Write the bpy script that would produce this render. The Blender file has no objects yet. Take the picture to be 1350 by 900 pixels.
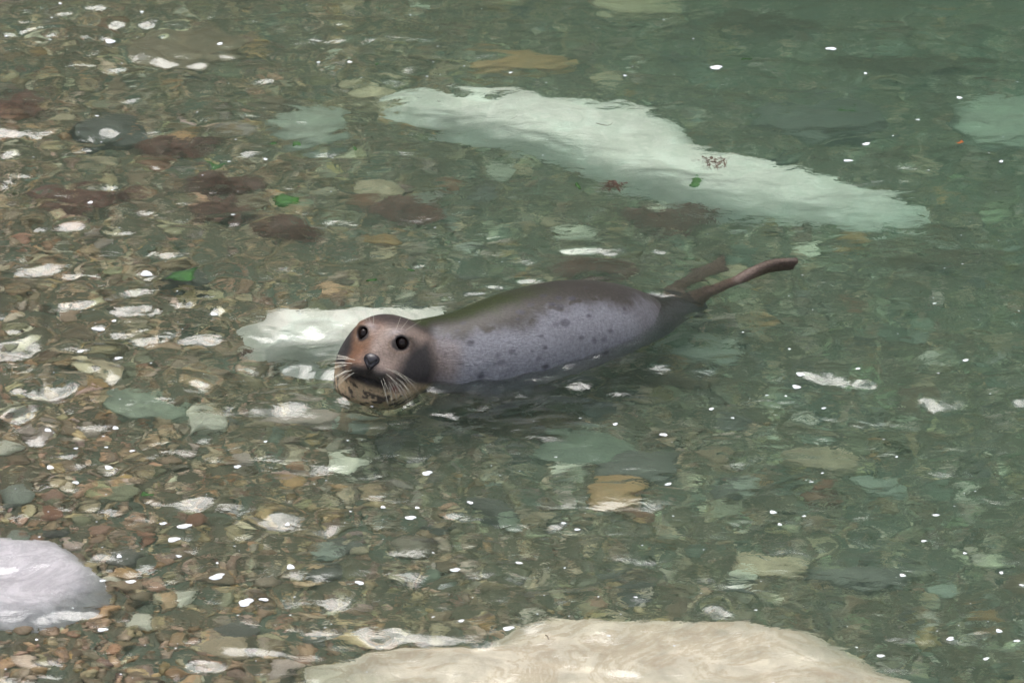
import bpy, bmesh, math, random
import numpy as np
from mathutils import Vector, Matrix, noise

random.seed(11)
RS = np.random.RandomState(11)
S = bpy.context.scene
COL = S.collection
R = math.radians

# ------------------------------------------------------------------ camera, sky, sun, exposure
PITCH, DIST, FOCAL = R(26), 15.0, 148.0
CAM = Vector((0, -DIST * math.cos(PITCH), DIST * math.sin(PITCH)))
cam_data = bpy.data.cameras.new('camera')
cam_data.lens, cam_data.sensor_width = FOCAL, 36.0
cam_data.clip_end = 2000
cam_data.dof.use_dof = True
cam_data.dof.focus_distance = 14.6
cam_data.dof.aperture_fstop = 6.3
cam = bpy.data.objects.new('camera', cam_data)
COL.objects.link(cam)
cam.location = CAM
cam.rotation_euler = (math.pi / 2 - PITCH, 0, 0)
S.camera = cam

SUN_EL, SUN_AZ = R(69), R(345)          # compass style: 0 = +Y, clockwise
world = bpy.data.worlds.new('World')
S.world = world
world.use_nodes = True
wn, wl = world.node_tree.nodes, world.node_tree.links
wn.clear()
sky = wn.new('ShaderNodeTexSky')
sky.sky_type = 'NISHITA'
sky.sun_disc = False
sky.sun_elevation, sky.sun_rotation = SUN_EL, SUN_AZ
sky.air_density, sky.dust_density, sky.ozone_density = 1.0, 4.0, 1.0
hs = wn.new('ShaderNodeHueSaturation')
hs.inputs['Saturation'].default_value = 0.42
bg = wn.new('ShaderNodeBackground')
bg.inputs['Strength'].default_value = 0.15
wo = wn.new('ShaderNodeOutputWorld')
wl.new(sky.outputs[0], hs.inputs['Color'])
wl.new(hs.outputs[0], bg.inputs['Color'])
wl.new(bg.outputs[0], wo.inputs['Surface'])

sl = bpy.data.lights.new('sun', 'SUN')
sl.energy, sl.angle, sl.color = 0.75, R(38), (1.0, 0.97, 0.93)
sun = bpy.data.objects.new('sun', sl)
COL.objects.link(sun)
sd = Vector((math.sin(SUN_AZ) * math.cos(SUN_EL), math.cos(SUN_AZ) * math.cos(SUN_EL), math.sin(SUN_EL)))
sun.rotation_euler = sd.to_track_quat('Z', 'Y').to_euler()
sun.location = sd * 40

vs = S.view_settings
vs.view_transform, vs.look, vs.gamma, vs.use_curve_mapping = 'Standard', 'None', 1.0, False
vs.exposure = 1.52
cy = S.cycles
cy.use_denoising = True
cy.max_bounces, cy.transmission_bounces, cy.diffuse_bounces, cy.glossy_bounces, cy.volume_bounces = 9, 7, 3, 4, 1
cy.caustics_refractive = cy.caustics_reflective = True
cy.sample_clamp_indirect = 6.0

# ------------------------------------------------------------------ picture point -> place in the world
IOR = 1.333
C_R, C_U, C_F = Vector((1, 0, 0)), Vector((0, math.sin(PITCH), math.cos(PITCH))), Vector((0, math.cos(PITCH), -math.sin(PITCH)))


def at(px, py, z=0.0):
    """where the sight line through a point of the 1350 x 900 photograph meets height z (bent at the water when z < 0)"""
    k = 36.0 / FOCAL / 1350.0
    d = (C_F + C_R * ((px - 675) * k) + C_U * ((450 - py) * k)).normalized()
    if z >= 0:
        return CAM + d * ((z - CAM.z) / d.z)
    p = CAM + d * (-CAM.z / d.z)
    hx = Vector((d.x, d.y, 0)) / IOR
    t = Vector((hx.x, hx.y, -math.sqrt(1 - hx.length_squared)))
    return p + t * (z / t.z)


def fbm2(x, y, scale, seed, octaves=4):
    """cheap smooth value noise on numpy arrays, about -1..1"""
    x, y = np.asarray(x, float), np.asarray(y, float)
    out = np.zeros(np.broadcast(x, y).shape)
    amp, tot = 1.0, 0.0
    for o in range(octaves):
        fx, fy = x / scale + 17.3 * seed + 5.1 * o, y / scale - 9.7 * seed + 3.3 * o
        ix, iy = np.floor(fx), np.floor(fy)
        u, v = fx - ix, fy - iy
        u, v = u * u * (3 - 2 * u), v * v * (3 - 2 * v)

        def hsh(a, b):
            q = np.sin(a * 127.1 + b * 311.7 + seed * 74.7 + o * 13.1) * 43758.5453
            return (q - np.floor(q)) * 2 - 1
        out += amp * ((hsh(ix, iy) * (1 - u) + hsh(ix + 1, iy) * u) * (1 - v) + (hsh(ix, iy + 1) * (1 - u) + hsh(ix + 1, iy + 1) * u) * v)
        tot += amp
        amp *= 0.5
        scale *= 0.5
    return out / tot


def smooth01(a, b, x):
    t = np.clip((x - a) / (b - a), 0, 1)
    return t * t * (3 - 2 * t)


def bed_z(x, y):
    x, y = np.asarray(x, float), np.asarray(y, float)
    d = 0.45 + 0.12 * x + 0.055 * y + 0.045 * fbm2(x, y, 0.9, 3, 3)
    return -np.clip(d, 0.14, 0.85)


# ------------------------------------------------------------------ object helpers
def tag(o, label=None, cat=None, group=None, kind=None):
    for k, v in (('label', label), ('category', cat), ('group', group), ('kind', kind)):
        if v:
            o[k] = v
    return o


def mesh_from(name, verts, faces, smooth=True):
    me = bpy.data.meshes.new(name)
    verts = np.asarray(verts, np.float32)
    me.vertices.add(len(verts))
    me.vertices.foreach_set('co', verts.ravel())
    if isinstance(faces, np.ndarray):
        n, k = faces.shape
        me.loops.add(n * k)
        me.loops.foreach_set('vertex_index', faces.astype(np.int32).ravel())
        me.polygons.add(n)
        me.polygons.foreach_set('loop_start', np.arange(0, n * k, k, dtype=np.int32))
        me.update(calc_edges=True)
    else:
        me.clear_geometry()
        me.from_pydata([tuple(map(float, v)) for v in verts], [], faces)
    if smooth:
        me.polygons.foreach_set('use_smooth', np.ones(len(me.polygons), bool))
    me.update()
    return me


def obj(name, me, material=None, parent=None):
    o = bpy.data.objects.new(name, me)
    COL.objects.link(o)
    if material and not me.materials:
        me.materials.append(material)
    if parent:
        o.parent = parent
    return o


def set_colors(me, cols):
    a = me.color_attributes.new('coat', 'FLOAT_COLOR', 'POINT')
    c = np.ones((len(me.vertices), 4), np.float32)
    c[:, :3] = cols
    a.data.foreach_set('color', c.ravel())


def grid_mesh(name, xs, ys, zfun):
    X, Y = np.meshgrid(xs, ys)
    Z = zfun(X, Y)
    V = np.stack([X.ravel(), Y.ravel(), Z.ravel()], 1)
    nx, ny = len(xs), len(ys)
    i = np.arange(nx - 1)[None, :] + nx * np.arange(ny - 1)[:, None]
    i = i.ravel()
    F = np.stack([i, i + 1, i + nx + 1, i + nx], 1)
    return V, F


def spread(lo, hi, step, out_lo, out_hi, g=1.25):
    a = list(np.arange(lo, hi + step / 2, step))
    s, v = step, a[-1]
    while v < out_hi:
        s *= g
        v += s
        a.append(v)
    s, v, b = step, a[0], []
    while v > out_lo:
        s *= g
        v -= s
        b.append(v)
    return np.array(b[::-1] + a)


# ------------------------------------------------------------------ materials
def material(name):
    m = bpy.data.materials.new(name)
    m.use_nodes = True
    nt = m.node_tree
    nt.nodes.clear()
    out = nt.nodes.new('ShaderNodeOutputMaterial')
    return m, nt.nodes, nt.links, out


def principled(N, L, out, rough=0.6, spec=0.4):
    b = N.new('ShaderNodeBsdfPrincipled')
    b.inputs['Roughness'].default_value = rough
    b.inputs['Specular IOR Level'].default_value = spec
    L.new(b.outputs[0], out.inputs['Surface'])
    return b


def ramp(N, stops):
    r = N.new('ShaderNodeValToRGB')
    e = r.color_ramp.elements
    while len(e) < len(stops):
        e.new(0.5)
    for q, (p, c) in zip(e, stops):
        q.position, q.color = p, (*c, 1)
    return r


def noise_node(N, L, scale, detail=5, rough=0.6, vec=None, dist=0.0):
    n = N.new('ShaderNodeTexNoise')
    n.inputs['Scale'].default_value = scale
    n.inputs['Detail'].default_value = detail
    n.inputs['Roughness'].default_value = rough
    n.inputs['Distortion'].default_value = dist
    if vec:
        L.new(vec, n.inputs['Vector'])
    return n


def bump(N, L, bsdf, height, strength, distance):
    b = N.new('ShaderNodeBump')
    b.inputs['Strength'].default_value = strength
    b.inputs['Distance'].default_value = distance
    L.new(height, b.inputs['Height'])
    L.new(b.outputs[0], bsdf.inputs['Normal'])
    return b


def stone_material(name, base, vary=0.35, scale=14.0, veins=0.0, rough=0.55, vein_col=None, warm=0.0):
    m, N, L, out = material(name)
    b = principled(N, L, out, rough, 0.35)
    tc = N.new('ShaderNodeTexCoord')
    oi = N.new('ShaderNodeObjectInfo')
    off = N.new('ShaderNodeVectorMath')
    off.operation = 'MULTIPLY_ADD'
    L.new(oi.outputs['Random'], off.inputs[0])
    off.inputs[1].default_value = (37, 19, 53)
    L.new(tc.outputs['Object'], off.inputs[2])
    v = off.outputs[0]
    n1 = noise_node(N, L, scale, 6, 0.65, v, 0.4)
    lo = tuple(c * (1 - vary) for c in base)
    hi = tuple(min(0.8, c * (1 + vary)) for c in base)
    r = ramp(N, [(0.3, lo), (0.5, base), (0.72, hi)])
    L.new(n1.outputs['Fac'], r.inputs['Fac'])
    col = r.outputs['Color']
    if veins > 0:
        n2 = noise_node(N, L, scale * 0.45, 7, 0.7, v, 1.8)
        r2 = ramp(N, [(0.44, (0, 0, 0)), (0.5, (1, 1, 1)), (0.56, (0, 0, 0))])
        L.new(n2.outputs['Fac'], r2.inputs['Fac'])
        ml = N.new('ShaderNodeMath')
        ml.operation = 'MULTIPLY'
        ml.inputs[1].default_value = veins
        L.new(r2.outputs['Color'], ml.inputs[0])
        mx = N.new('ShaderNodeMix')
        mx.data_type = 'RGBA'
        L.new(ml.outputs[0], mx.inputs['Factor'])
        L.new(col, mx.inputs[6])
        mx.inputs[7].default_value = (*(vein_col or tuple(c * 0.5 for c in base)), 1)
        col = mx.outputs[2]
    # each copy a little lighter or darker
    hsv = N.new('ShaderNodeHueSaturation')
    mr = N.new('ShaderNodeMapRange')
    mr.inputs['To Min'].default_value, mr.inputs['To Max'].default_value = 0.75, 1.3
    L.new(oi.outputs['Random'], mr.inputs['Value'])
    if veins == 0:
        L.new(mr.outputs[0], hsv.inputs['Value'])
    L.new(col, hsv.inputs['Color'])
    L.new(hsv.outputs[0], b.inputs['Base Color'])
    n3 = noise_node(N, L, scale * 4, 5, 0.7, v)
    bump(N, L, b, n3.outputs['Fac'], 0.5, 0.01)
    return m


def attr_material(name, rough=0.6, spec=0.4, detail_scale=60, vary=0.25):
    m, N, L, out = material(name)
    b = principled(N, L, out, rough, spec)
    a = N.new('ShaderNodeVertexColor')
    a.layer_name = 'coat'
    tc = N.new('ShaderNodeTexCoord')
    n = noise_node(N, L, detail_scale, 5, 0.65, tc.outputs['Object'])
    mr = N.new('ShaderNodeMapRange')
    mr.inputs['To Min'].default_value, mr.inputs['To Max'].default_value = 1 - vary * 2, 1 + vary * 2
    L.new(n.outputs['Fac'], mr.inputs['Value'])
    h = N.new('ShaderNodeHueSaturation')
    L.new(mr.outputs[0], h.inputs['Value'])
    L.new(a.outputs['Color'], h.inputs['Color'])
    L.new(h.outputs[0], b.inputs['Base Color'])
    return m, N, L, b, n, tc


PALETTE = {   # name: (base colour, share, words)
    'slate':  ((0.105, 0.095, 0.08), 0.17, 'slate grey'),
    'green':  ((0.155, 0.17, 0.125), 0.17, 'grey-green'),
    'brown':  ((0.19, 0.13, 0.085), 0.20, 'brown'),
    'tan':    ((0.36, 0.275, 0.185), 0.14, 'tan'),
    'olive':  ((0.17, 0.16, 0.10), 0.09, 'olive'),
    'cream':  ((0.50, 0.46, 0.37), 0.06, 'cream'),
    'ochre':  ((0.30, 0.175, 0.08), 0.05, 'ochre'),
    'pink':   ((0.33, 0.25, 0.215), 0.06, 'pinkish'),
    'rust':   ((0.20, 0.095, 0.06), 0.03, 'rusty red'),
    'teal':   ((0.18, 0.19, 0.155), 0.03, 'pale grey'),
}
M = {k: stone_material('stone_' + k, v[0]) for k, v in PALETTE.items()}
M['pale_slab'] = stone_material('stone_pale_slab', (0.74, 0.665, 0.61), 0.20, 5, 0.45, 0.6, (0.40, 0.40, 0.33))
M['tan_slab'] = stone_material('stone_tan_slab', (0.52, 0.455, 0.365), 0.30, 7, 0.6, 0.6, (0.36, 0.27, 0.18))
M['white_boulder'] = stone_material('stone_white_boulder', (0.50, 0.465, 0.49), 0.16, 9, 0.55, 0.5, (0.32, 0.30, 0.32))
M['grey_slab'] = stone_material('stone_grey_slab', (0.29, 0.285, 0.235), 0.25, 9, 0.25)
M['ochre_slab'] = stone_material('stone_ochre_slab', (0.36, 0.205, 0.10), 0.3, 10, 0.3)

# ------------------------------------------------------------------ the water surface
WAVES = []
for lo, hi, n, slope, spreadang in ((0.55, 1.4, 8, 0.022, 60), (0.13, 0.42, 34, 0.092, 42), (0.06, 0.14, 40, 0.070, 46)):
    for _ in range(n):
        lam = math.exp(random.uniform(math.log(lo), math.log(hi)))
        ang = R(90 + random.gauss(0, spreadang))
        k = 2 * math.pi / lam
        s = slope * math.sqrt(2.0 / n)
        WAVES.append((k * math.cos(ang), k * math.sin(ang), s / k, random.uniform(0, 6.283), lam))

HEAD_XY = at(500, 500, 0.0)
# slopes turned up to the sky, where the photograph shows pale glints on the wavelets: (x, y, half width, half height in picture points, strength)
GLINTS = [(100, 402, 26, 8, 1), (190, 408, 42, 9, 1), (245, 398, 14, 6, 1), (130, 434, 12, 7, 1), (190, 448, 28, 8, 1), (258, 450, 32, 9, .8),
          (20, 437, 14, 6, 1), (30, 458, 30, 8, 1), (12, 470, 20, 6, 1), (62, 515, 36, 10, .9), (28, 545, 28, 11, 1.3), (55, 575, 30, 9, .8),
          (110, 490, 30, 6, .7), (193, 360, 15, 6, .8), (282, 414, 12, 6, .8), (52, 302, 13, 6, .8), (25, 462, 24, 8, .8), (145, 498, 10, 6, .9),
          (1095, 501, 22, 8, 1), (1140, 502, 21, 8, 1), (1065, 496, 10, 5, .8), (1227, 533, 11, 6, .9), (1345, 531, 14, 6, .9),
          (790, 332, 44, 6, .9), (870, 331, 14, 4, .8), (565, 842, 80, 5, .5), (500, 838, 25, 8, .8), (945, 811, 16, 7, .9), (258, 881, 28, 7, 1),
          (140, 180, 14, 7, .9), (10, 238, 8, 6, .8), (120, 267, 7, 4, .8), (440, 492, 60, 8, .9), (395, 445, 70, 9, .5), (205, 525, 30, 7, .6),
          (585, 396, 22, 4, .8), (625, 388, 25, 4, .8), (665, 378, 22, 4, .8), (705, 369, 24, 3, .8)]
GL = [(at(a, b), w / 370.0, h / 370.0 / math.sin(PITCH), s) for a, b, w, h, s in GLINTS]


LAP = []
_lp = [(560, 478, .15), (615, 475, .18), (680, 460, .205), (745, 443, .205), (805, 427, .16), (845, 414, .09)]
for (a0, b0, r0_), (a1, b1, r1_) in zip(_lp, _lp[1:]):
    for t_ in np.linspace(0, 1, 6)[:-1]:
        q_ = at(a0 + (a1 - a0) * t_, b0 + (b1 - b0) * t_, 0)
        LAP.append((q_.x, q_.y, r0_ + (r1_ - r0_) * t_))


def wave_z(x, y):
    x, y = np.asarray(x, float), np.asarray(y, float)
    r = np.sqrt(x * x + y * y)
    wx = x + 0.10 * fbm2(x, y, 0.55, 5, 2)
    wy = y + 0.07 * fbm2(x, y, 0.45, 6, 2)
    calm = 0.62 + 0.72 * smooth01(0.9, -1.8, x + 0.0 * y) + 0.04 * smooth01(0.2, -1.6, y)
    calm = calm * (1 + 0.5 * fbm2(x, y, 0.6, 8, 2))
    far = 1 - 0.8 * smooth01(4, 9, r)
    for p, w, h, s in GL:
        q = ((y - p.y) / h) ** 2 + ((x - p.x) / w) ** 2
        calm = calm * (1 - 0.7 * s * np.exp(-np.minimum(q, 9) ** 2))
    z = np.zeros(x.shape)
    for kx, ky, a, ph, lam in WAVES:
        if lam > 0.5:
            z += a * np.sin(kx * wx + ky * wy + ph) * (1 + 2 * smooth01(5, 20, r))
        else:
            z += a * np.sin(kx * wx + ky * wy + ph) * calm * far
    g1, g2 = fbm2(x, y, 0.10, 81, 3), fbm2(x, y, 0.16, 82, 3)
    for p, w, h, s in GL:
        u, v = (y - p.y) / h + 0.9 * g1 + 0.35 * (x - p.x) / w * math.sin(p.x * 9), (x - p.x) / w + 0.8 * g2
        q = u * u + v * v
        uu, vv = np.clip(u, -3, 3), np.clip(v, -2, 2)
        su = np.tanh(uu * 1.15) / 1.15 * np.exp(-(uu / 1.9) ** 2) * np.exp(-vv ** 4)
        z = z + np.where(q < 12, 0.42 * s * h * su, 0)
    # rings pushed out by the head and along the flank
    d = np.sqrt(((x - HEAD_XY.x)) ** 2 + (y - HEAD_XY.y) ** 2)
    z = z + 0.0065 * np.exp(-((d - 0.22) / 0.26) ** 2) * np.sin(2 * math.pi * (d - 0.13) / 0.17) * (0.75 + 0.5 * fbm2(x, y, 0.3, 12, 2))
    # and the small lapping waves along its body, drawn up where they wet the coat
    db = np.full(x.shape, 9.0)
    for bx, by, br in LAP:
        db = np.minimum(db, np.sqrt((x - bx) ** 2 + (y - by) ** 2) - br)
    db = np.clip(db, 0, 3)
    z = z + 0.007 * np.exp(-db / 0.012) + 0.0036 * np.exp(-db / 0.20) * np.sin(2 * math.pi * db / 0.105 + 2.2 * fbm2(x, y, 0.25, 13, 2)) * (1 + 0.6 * fbm2(x, y, 0.2, 14, 2))
    return z


m, N, L, out = material('sea_water')
gl = N.new('ShaderNodeBsdfGlass')
gl.inputs['IOR'].default_value = IOR
gl.inputs['Roughness'].default_value = 0.0
L.new(gl.outputs[0], out.inputs['Surface'])
tc = N.new('ShaderNodeTexCoord')
mp = N.new('ShaderNodeMapping')
mp.inputs['Scale'].default_value = (0.6, 1.0, 1.0)
L.new(tc.outputs['Object'], mp.inputs['Vector'])
n1 = noise_node(N, L, 20, 3, 0.55, mp.outputs[0], 0.8)
bp = N.new('ShaderNodeBump')
bp.inputs['Strength'].default_value = 0.30
bp.inputs['Distance'].default_value = 0.012
L.new(n1.outputs['Fac'], bp.inputs['Height'])
L.new(bp.outputs[0], gl.inputs['Normal'])
va = N.new('ShaderNodeVolumeAbsorption')
va.inputs['Color'].default_value = (0.28, 0.72, 0.50, 1)
va.inputs['Density'].default_value = 0.60
vsc = N.new('ShaderNodeVolumeScatter')
vsc.inputs['Color'].default_value = (0.74, 0.95, 0.84, 1)
vsc.inputs['Density'].default_value = 0.22
vad = N.new('ShaderNodeAddShader')
L.new(va.outputs[0], vad.inputs[0])
L.new(vsc.outputs[0], vad.inputs[1])
L.new(vad.outputs[0], out.inputs['Volume'])
M['water'] = m

xs = spread(-2.3, 2.3, 0.0098, -70, 70)
ys = spread(-3.1, 3.9, 0.0098, -11, 34)
V, F = grid_mesh('water', xs, ys, wave_z)
nx, ny = len(xs), len(ys)
rim = list(range(nx)) + [nx * j + nx - 1 for j in range(1, ny)] + [nx * (ny - 1) + i for i in range(nx - 2, -1, -1)] + [nx * j for j in range(ny - 2, 0, -1)]
low = V[rim].copy()
low[:, 2] = -1.6
n0 = len(V)
V = np.concatenate([V, low, [[0, 10, -1.6]]])
k = len(rim)
ii = np.arange(k)
rim = np.array(rim)
side = np.stack([rim[(ii + 1) % k], rim[ii], n0 + ii, n0 + (ii + 1) % k], 1)
me = mesh_from('water', V, np.concatenate([F, side]))
bmw = bmesh.new()
bmw.from_mesh(me)
bmw.verts.ensure_lookup_table()
try:
    bmw.faces.new([bmw.verts[n0 + j] for j in range(k)][::-1]).smooth = False
except ValueError:
    pass
bmw.verts.remove(bmw.verts[n0 + k]) if len(bmw.verts) > n0 + k else None
bmw.to_mesh(me)
bmw.free()
tag(obj('water', me, M['water']), 'clear rippled greenish sea water over the pebbly bed', 'water', kind='structure')

# ------------------------------------------------------------------ the bed
m, N, L, out = material('bed_sand')
b = principled(N, L, out, 0.8, 0.2)
tc = N.new('ShaderNodeTexCoord')
n1 = noise_node(N, L, 3.0, 6, 0.65, tc.outputs['Object'], 0.5)
r = ramp(N, [(0.3, (0.075, 0.07, 0.05)), (0.48, (0.13, 0.105, 0.07)), (0.62, (0.105, 0.115, 0.085)), (0.8, (0.2, 0.165, 0.115))])
L.new(n1.outputs['Fac'], r.inputs['Fac'])
n2 = noise_node(N, L, 75, 4, 0.7, tc.outputs['Object'])
h = N.new('ShaderNodeHueSaturation')
mr = N.new('ShaderNodeMapRange')
mr.inputs['To Min'].default_value, mr.inputs['To Max'].default_value = 0.5, 1.6
L.new(n2.outputs['Fac'], mr.inputs['Value'])
L.new(mr.outputs[0], h.inputs['Value'])
L.new(r.outputs[0], h.inputs['Color'])
L.new(h.outputs[0], b.inputs['Base Color'])
bump(N, L, b, n2.outputs['Fac'], 0.8, 0.02)
M['bed'] = m
V, F = grid_mesh('seabed', spread(-2.6, 2.6, 0.04, -68, 68), spread(-3.4, 4.4, 0.04, -10.8, 33), bed_z)
tag(obj('seabed', mesh_from('seabed', V, F), M['bed']), 'brown gravelly sea bed under shallow water', 'sea bed', kind='structure')

# unseen rock face added across the cove, raised to keep the water's reflections dark
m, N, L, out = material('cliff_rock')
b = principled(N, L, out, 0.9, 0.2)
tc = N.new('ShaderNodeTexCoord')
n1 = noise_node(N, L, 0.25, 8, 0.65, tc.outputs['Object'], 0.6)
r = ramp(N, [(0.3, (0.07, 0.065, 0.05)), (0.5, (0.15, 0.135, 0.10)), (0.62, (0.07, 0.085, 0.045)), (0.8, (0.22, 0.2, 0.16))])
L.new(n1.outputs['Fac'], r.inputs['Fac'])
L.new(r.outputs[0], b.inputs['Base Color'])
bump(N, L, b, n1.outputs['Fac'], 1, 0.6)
M['unseen_cliff'] = m
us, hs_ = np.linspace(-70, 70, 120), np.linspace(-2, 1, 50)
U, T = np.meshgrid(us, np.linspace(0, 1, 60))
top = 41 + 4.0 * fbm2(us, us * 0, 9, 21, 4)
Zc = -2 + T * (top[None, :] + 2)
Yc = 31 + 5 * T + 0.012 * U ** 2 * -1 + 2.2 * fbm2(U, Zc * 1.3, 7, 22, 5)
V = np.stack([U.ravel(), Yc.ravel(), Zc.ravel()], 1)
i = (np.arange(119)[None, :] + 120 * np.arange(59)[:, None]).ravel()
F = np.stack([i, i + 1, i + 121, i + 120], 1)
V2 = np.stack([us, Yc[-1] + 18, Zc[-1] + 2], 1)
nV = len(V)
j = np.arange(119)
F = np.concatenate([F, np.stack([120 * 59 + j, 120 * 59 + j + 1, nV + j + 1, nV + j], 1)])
tag(obj('unseen_cliff', mesh_from('unseen_cliff', np.concatenate([V, V2]), F), M['unseen_cliff']), 'unseen dark rock face added across the cove to darken the reflections', 'unseen_cliff', kind='structure')

# ------------------------------------------------------------------ loose gravel: one mesh
def ico(sub):
    bm = bmesh.new()
    bmesh.ops.create_icosphere(bm, subdivisions=sub, radius=1)
    bm.verts.ensure_lookup_table()
    v = np.array([x.co[:] for x in bm.verts])
    f = np.array([[q.index for q in x.verts] for x in bm.faces])
    bm.free()
    return v, f


pal_cols = np.array([v[0] for v in PALETTE.values()])
pal_p = np.array([v[1] for v in PALETTE.values()])
pal_p = pal_p / pal_p.sum()


def scatter(n, rlo, rhi, sub, sink, rs):
    bv, bf = ico(sub)
    x = rs.uniform(-2.35, 2.35, n)
    y = rs.uniform(-3.15, 4.1, n)
    rad = np.exp(rs.uniform(np.log(rlo), np.log(rhi), n))
    q = np.array([rad * rs.uniform(0.8, 1.5, n), rad * rs.uniform(0.7, 1.15, n), rad * rs.uniform(0.35, 0.7, n)]).T
    th = rs.uniform(0, 6.283, n)
    P = bv[None] * (1 + 0.13 * rs.normal(size=(n, len(bv), 1)))
    P = P * q[:, None, :]
    c, s = np.cos(th)[:, None], np.sin(th)[:, None]
    tx, ty = rs.normal(0, .2, n)[:, None], rs.normal(0, .2, n)[:, None]
    X = c * P[..., 0] - s * P[..., 1]
    Y = s * P[..., 0] + c * P[..., 1]
    Z = P[..., 2] + tx * X + ty * Y
    Z = Z + (bed_z(x, y) + q[:, 2] * sink)[:, None]
    V = np.stack([X + x[:, None], Y + y[:, None], Z], -1).reshape(-1, 3)
    F = (bf[None] + (np.arange(n) * len(bv))[:, None, None]).reshape(-1, 3)
    tb = smooth01(0.6, -0.9, x + 0.9 * fbm2(x, y, 1.1, 71, 3))[:, None]
    ci = rs.choice(len(pal_cols), n, p=pal_p)
    col = (0.52 * pal_cols[ci] + 0.48 * (np.array([0.34, 0.205, 0.115])[None] * tb + np.array([0.185, 0.165, 0.105])[None] * (1 - tb))) * rs.uniform(0.55, 1.4, (n, 1)) * (1 + 0.06 * rs.normal(size=(n, 3)))
    return V, F, np.repeat(col, len(bv), 0)


parts, off = [], 0
for args in ((30000, 0.007, 0.020, 1, 0.4), (6500, 0.015, 0.034, 2, 0.45), (350, 0.035, 0.05, 2, 0.4)):
    v, f, c = scatter(*args, RS)
    parts.append((v, f + off, c))
    off += len(v)
me = mesh_from('gravel', np.concatenate([p[0] for p in parts]), np.concatenate([p[1] for p in parts]))
set_colors(me, np.clip(np.concatenate([p[2] for p in parts]), 0.01, 0.7))
M['gravel'] = attr_material('gravel_stone', 0.6, 0.35, 70, 0.3)[0]
tag(obj('gravel', me, M['gravel']), 'mixed brown and grey-green gravel covering the sea bed', 'gravel', kind='stuff')

# ------------------------------------------------------------------ single stones traced where they lie
def on_bed(px, py, lift):
    z = -0.35
    for _ in range(4):
        q = at(px, py, z)
        z = min(-0.02, float(bed_z(q.x, q.y)) + lift)
    return at(px, py, z)


def stone(name, label, outline, mat, z=None, thick=0.10, dome=0.03, rough=0.02, cat='stone', group=None, seed=0, seg=64, ragged=0.03, soft=False, LIFT=0.38):
    cx = sum(p[0] for p in outline) / len(outline)
    cyy = sum(p[1] for p in outline) / len(outline)
    follow = z is None
    if follow:
        z = on_bed(cx, cyy, thick * LIFT).z
        pts = np.array([on_bed(a, b, thick * LIFT)[:2] for a, b in outline])
    else:
        pts = np.array([at(a, b, z)[:2] for a, b in outline])
    n = len(pts)
    # closed smooth curve
    t = np.linspace(0, n, seg, endpoint=False)
    i = t.astype(int)
    u = (t - i)[:, None]
    p0, p1, p2, p3 = pts[(i - 1) % n], pts[i % n], pts[(i + 1) % n], pts[(i + 2) % n]
    cr = 0.5 * (2 * p1 + (p2 - p0) * u + (2 * p0 - 5 * p1 + 4 * p2 - p3) * u ** 2 + (3 * p1 - p0 - 3 * p2 + p3) * u ** 3)
    c = cr.mean(0)
    size = np.sqrt(((cr - c) ** 2).sum(1)).mean()
    rings = [(0.0, 1), (0.2, 1), (0.4, 1), (0.58, 1), (0.74, 1), (0.86, 1), (0.94, 0.97), (0.985, 0.86), (1.01, 0.6), (1.03, 0.25), (1.0, -0.4)]
    if soft:      # worn flanks that run out under the gravel
        rings = [(0.0, 1), (0.2, 1), (0.4, 1), (0.58, 1), (0.72, 0.95), (0.82, 0.84), (0.90, 0.66), (0.97, 0.42), (1.05, 0.1), (1.12, -0.2), (1.15, -0.4)]
    V, F = [], []
    for s, hgt in rings[1:]:
        ring = c + (cr - c) * s
        jit = 1 + (0.05 * fbm2(ring[:, 0], ring[:, 1], size * 0.45, 31 + seed, 3) + ragged * fbm2(ring[:, 0], ring[:, 1], 0.09, 61 + seed, 3) if s > 0.3 else 0)
        ring = c + (ring - c) * np.asarray(jit).reshape(-1, 1)
        zz = z - thick * (1 - hgt) * 0.6 + dome * (1 - s * s) * (1 if hgt > 0 else 0)
        zz = zz + rough * fbm2(ring[:, 0], ring[:, 1], max(0.08, size * 0.5), 41 + seed, 4) * (0.35 + 0.65 * min(1, s + .2))
        if hgt < 0:
            zz = np.full(seg, z - thick)
        if follow:
            zz = zz + np.minimum(bed_z(ring[:, 0], ring[:, 1]) + thick * LIFT, -0.02) - z
        V.append(np.column_stack([ring, zz * np.ones(seg)]))
    V = np.concatenate([[[c[0], c[1], z + dome]], *V])
    F = [(0, 1 + a, 1 + (a + 1) % seg) for a in range(seg)]
    for k in range(len(rings) - 2):
        o0, o1 = 1 + k * seg, 1 + (k + 1) * seg
        F += [(o0 + a, o1 + a, o1 + (a + 1) % seg, o0 + (a + 1) % seg) for a in range(seg)]
    base = np.array([c[0], c[1], z - thick])
    me = mesh_from(name, V - base, F)
    o = obj(name, me, mat)
    o.location = base
    return tag(o, label, cat, group)


def blob(cx, cy, w, h, k=9, ang=0.0, seed=1, jag=0.18):
    rr = random.Random(seed)
    res = []
    for i in range(k):
        a = 2 * math.pi * i / k
        q = 1 + rr.uniform(-jag, jag)
        x, y = w / 2 * q * math.cos(a), h / 2 * q * math.sin(a)
        res.append((cx + x * math.cos(ang) - y * math.sin(ang), cy + x * math.sin(ang) + y * math.cos(ang)))
    return res


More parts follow.
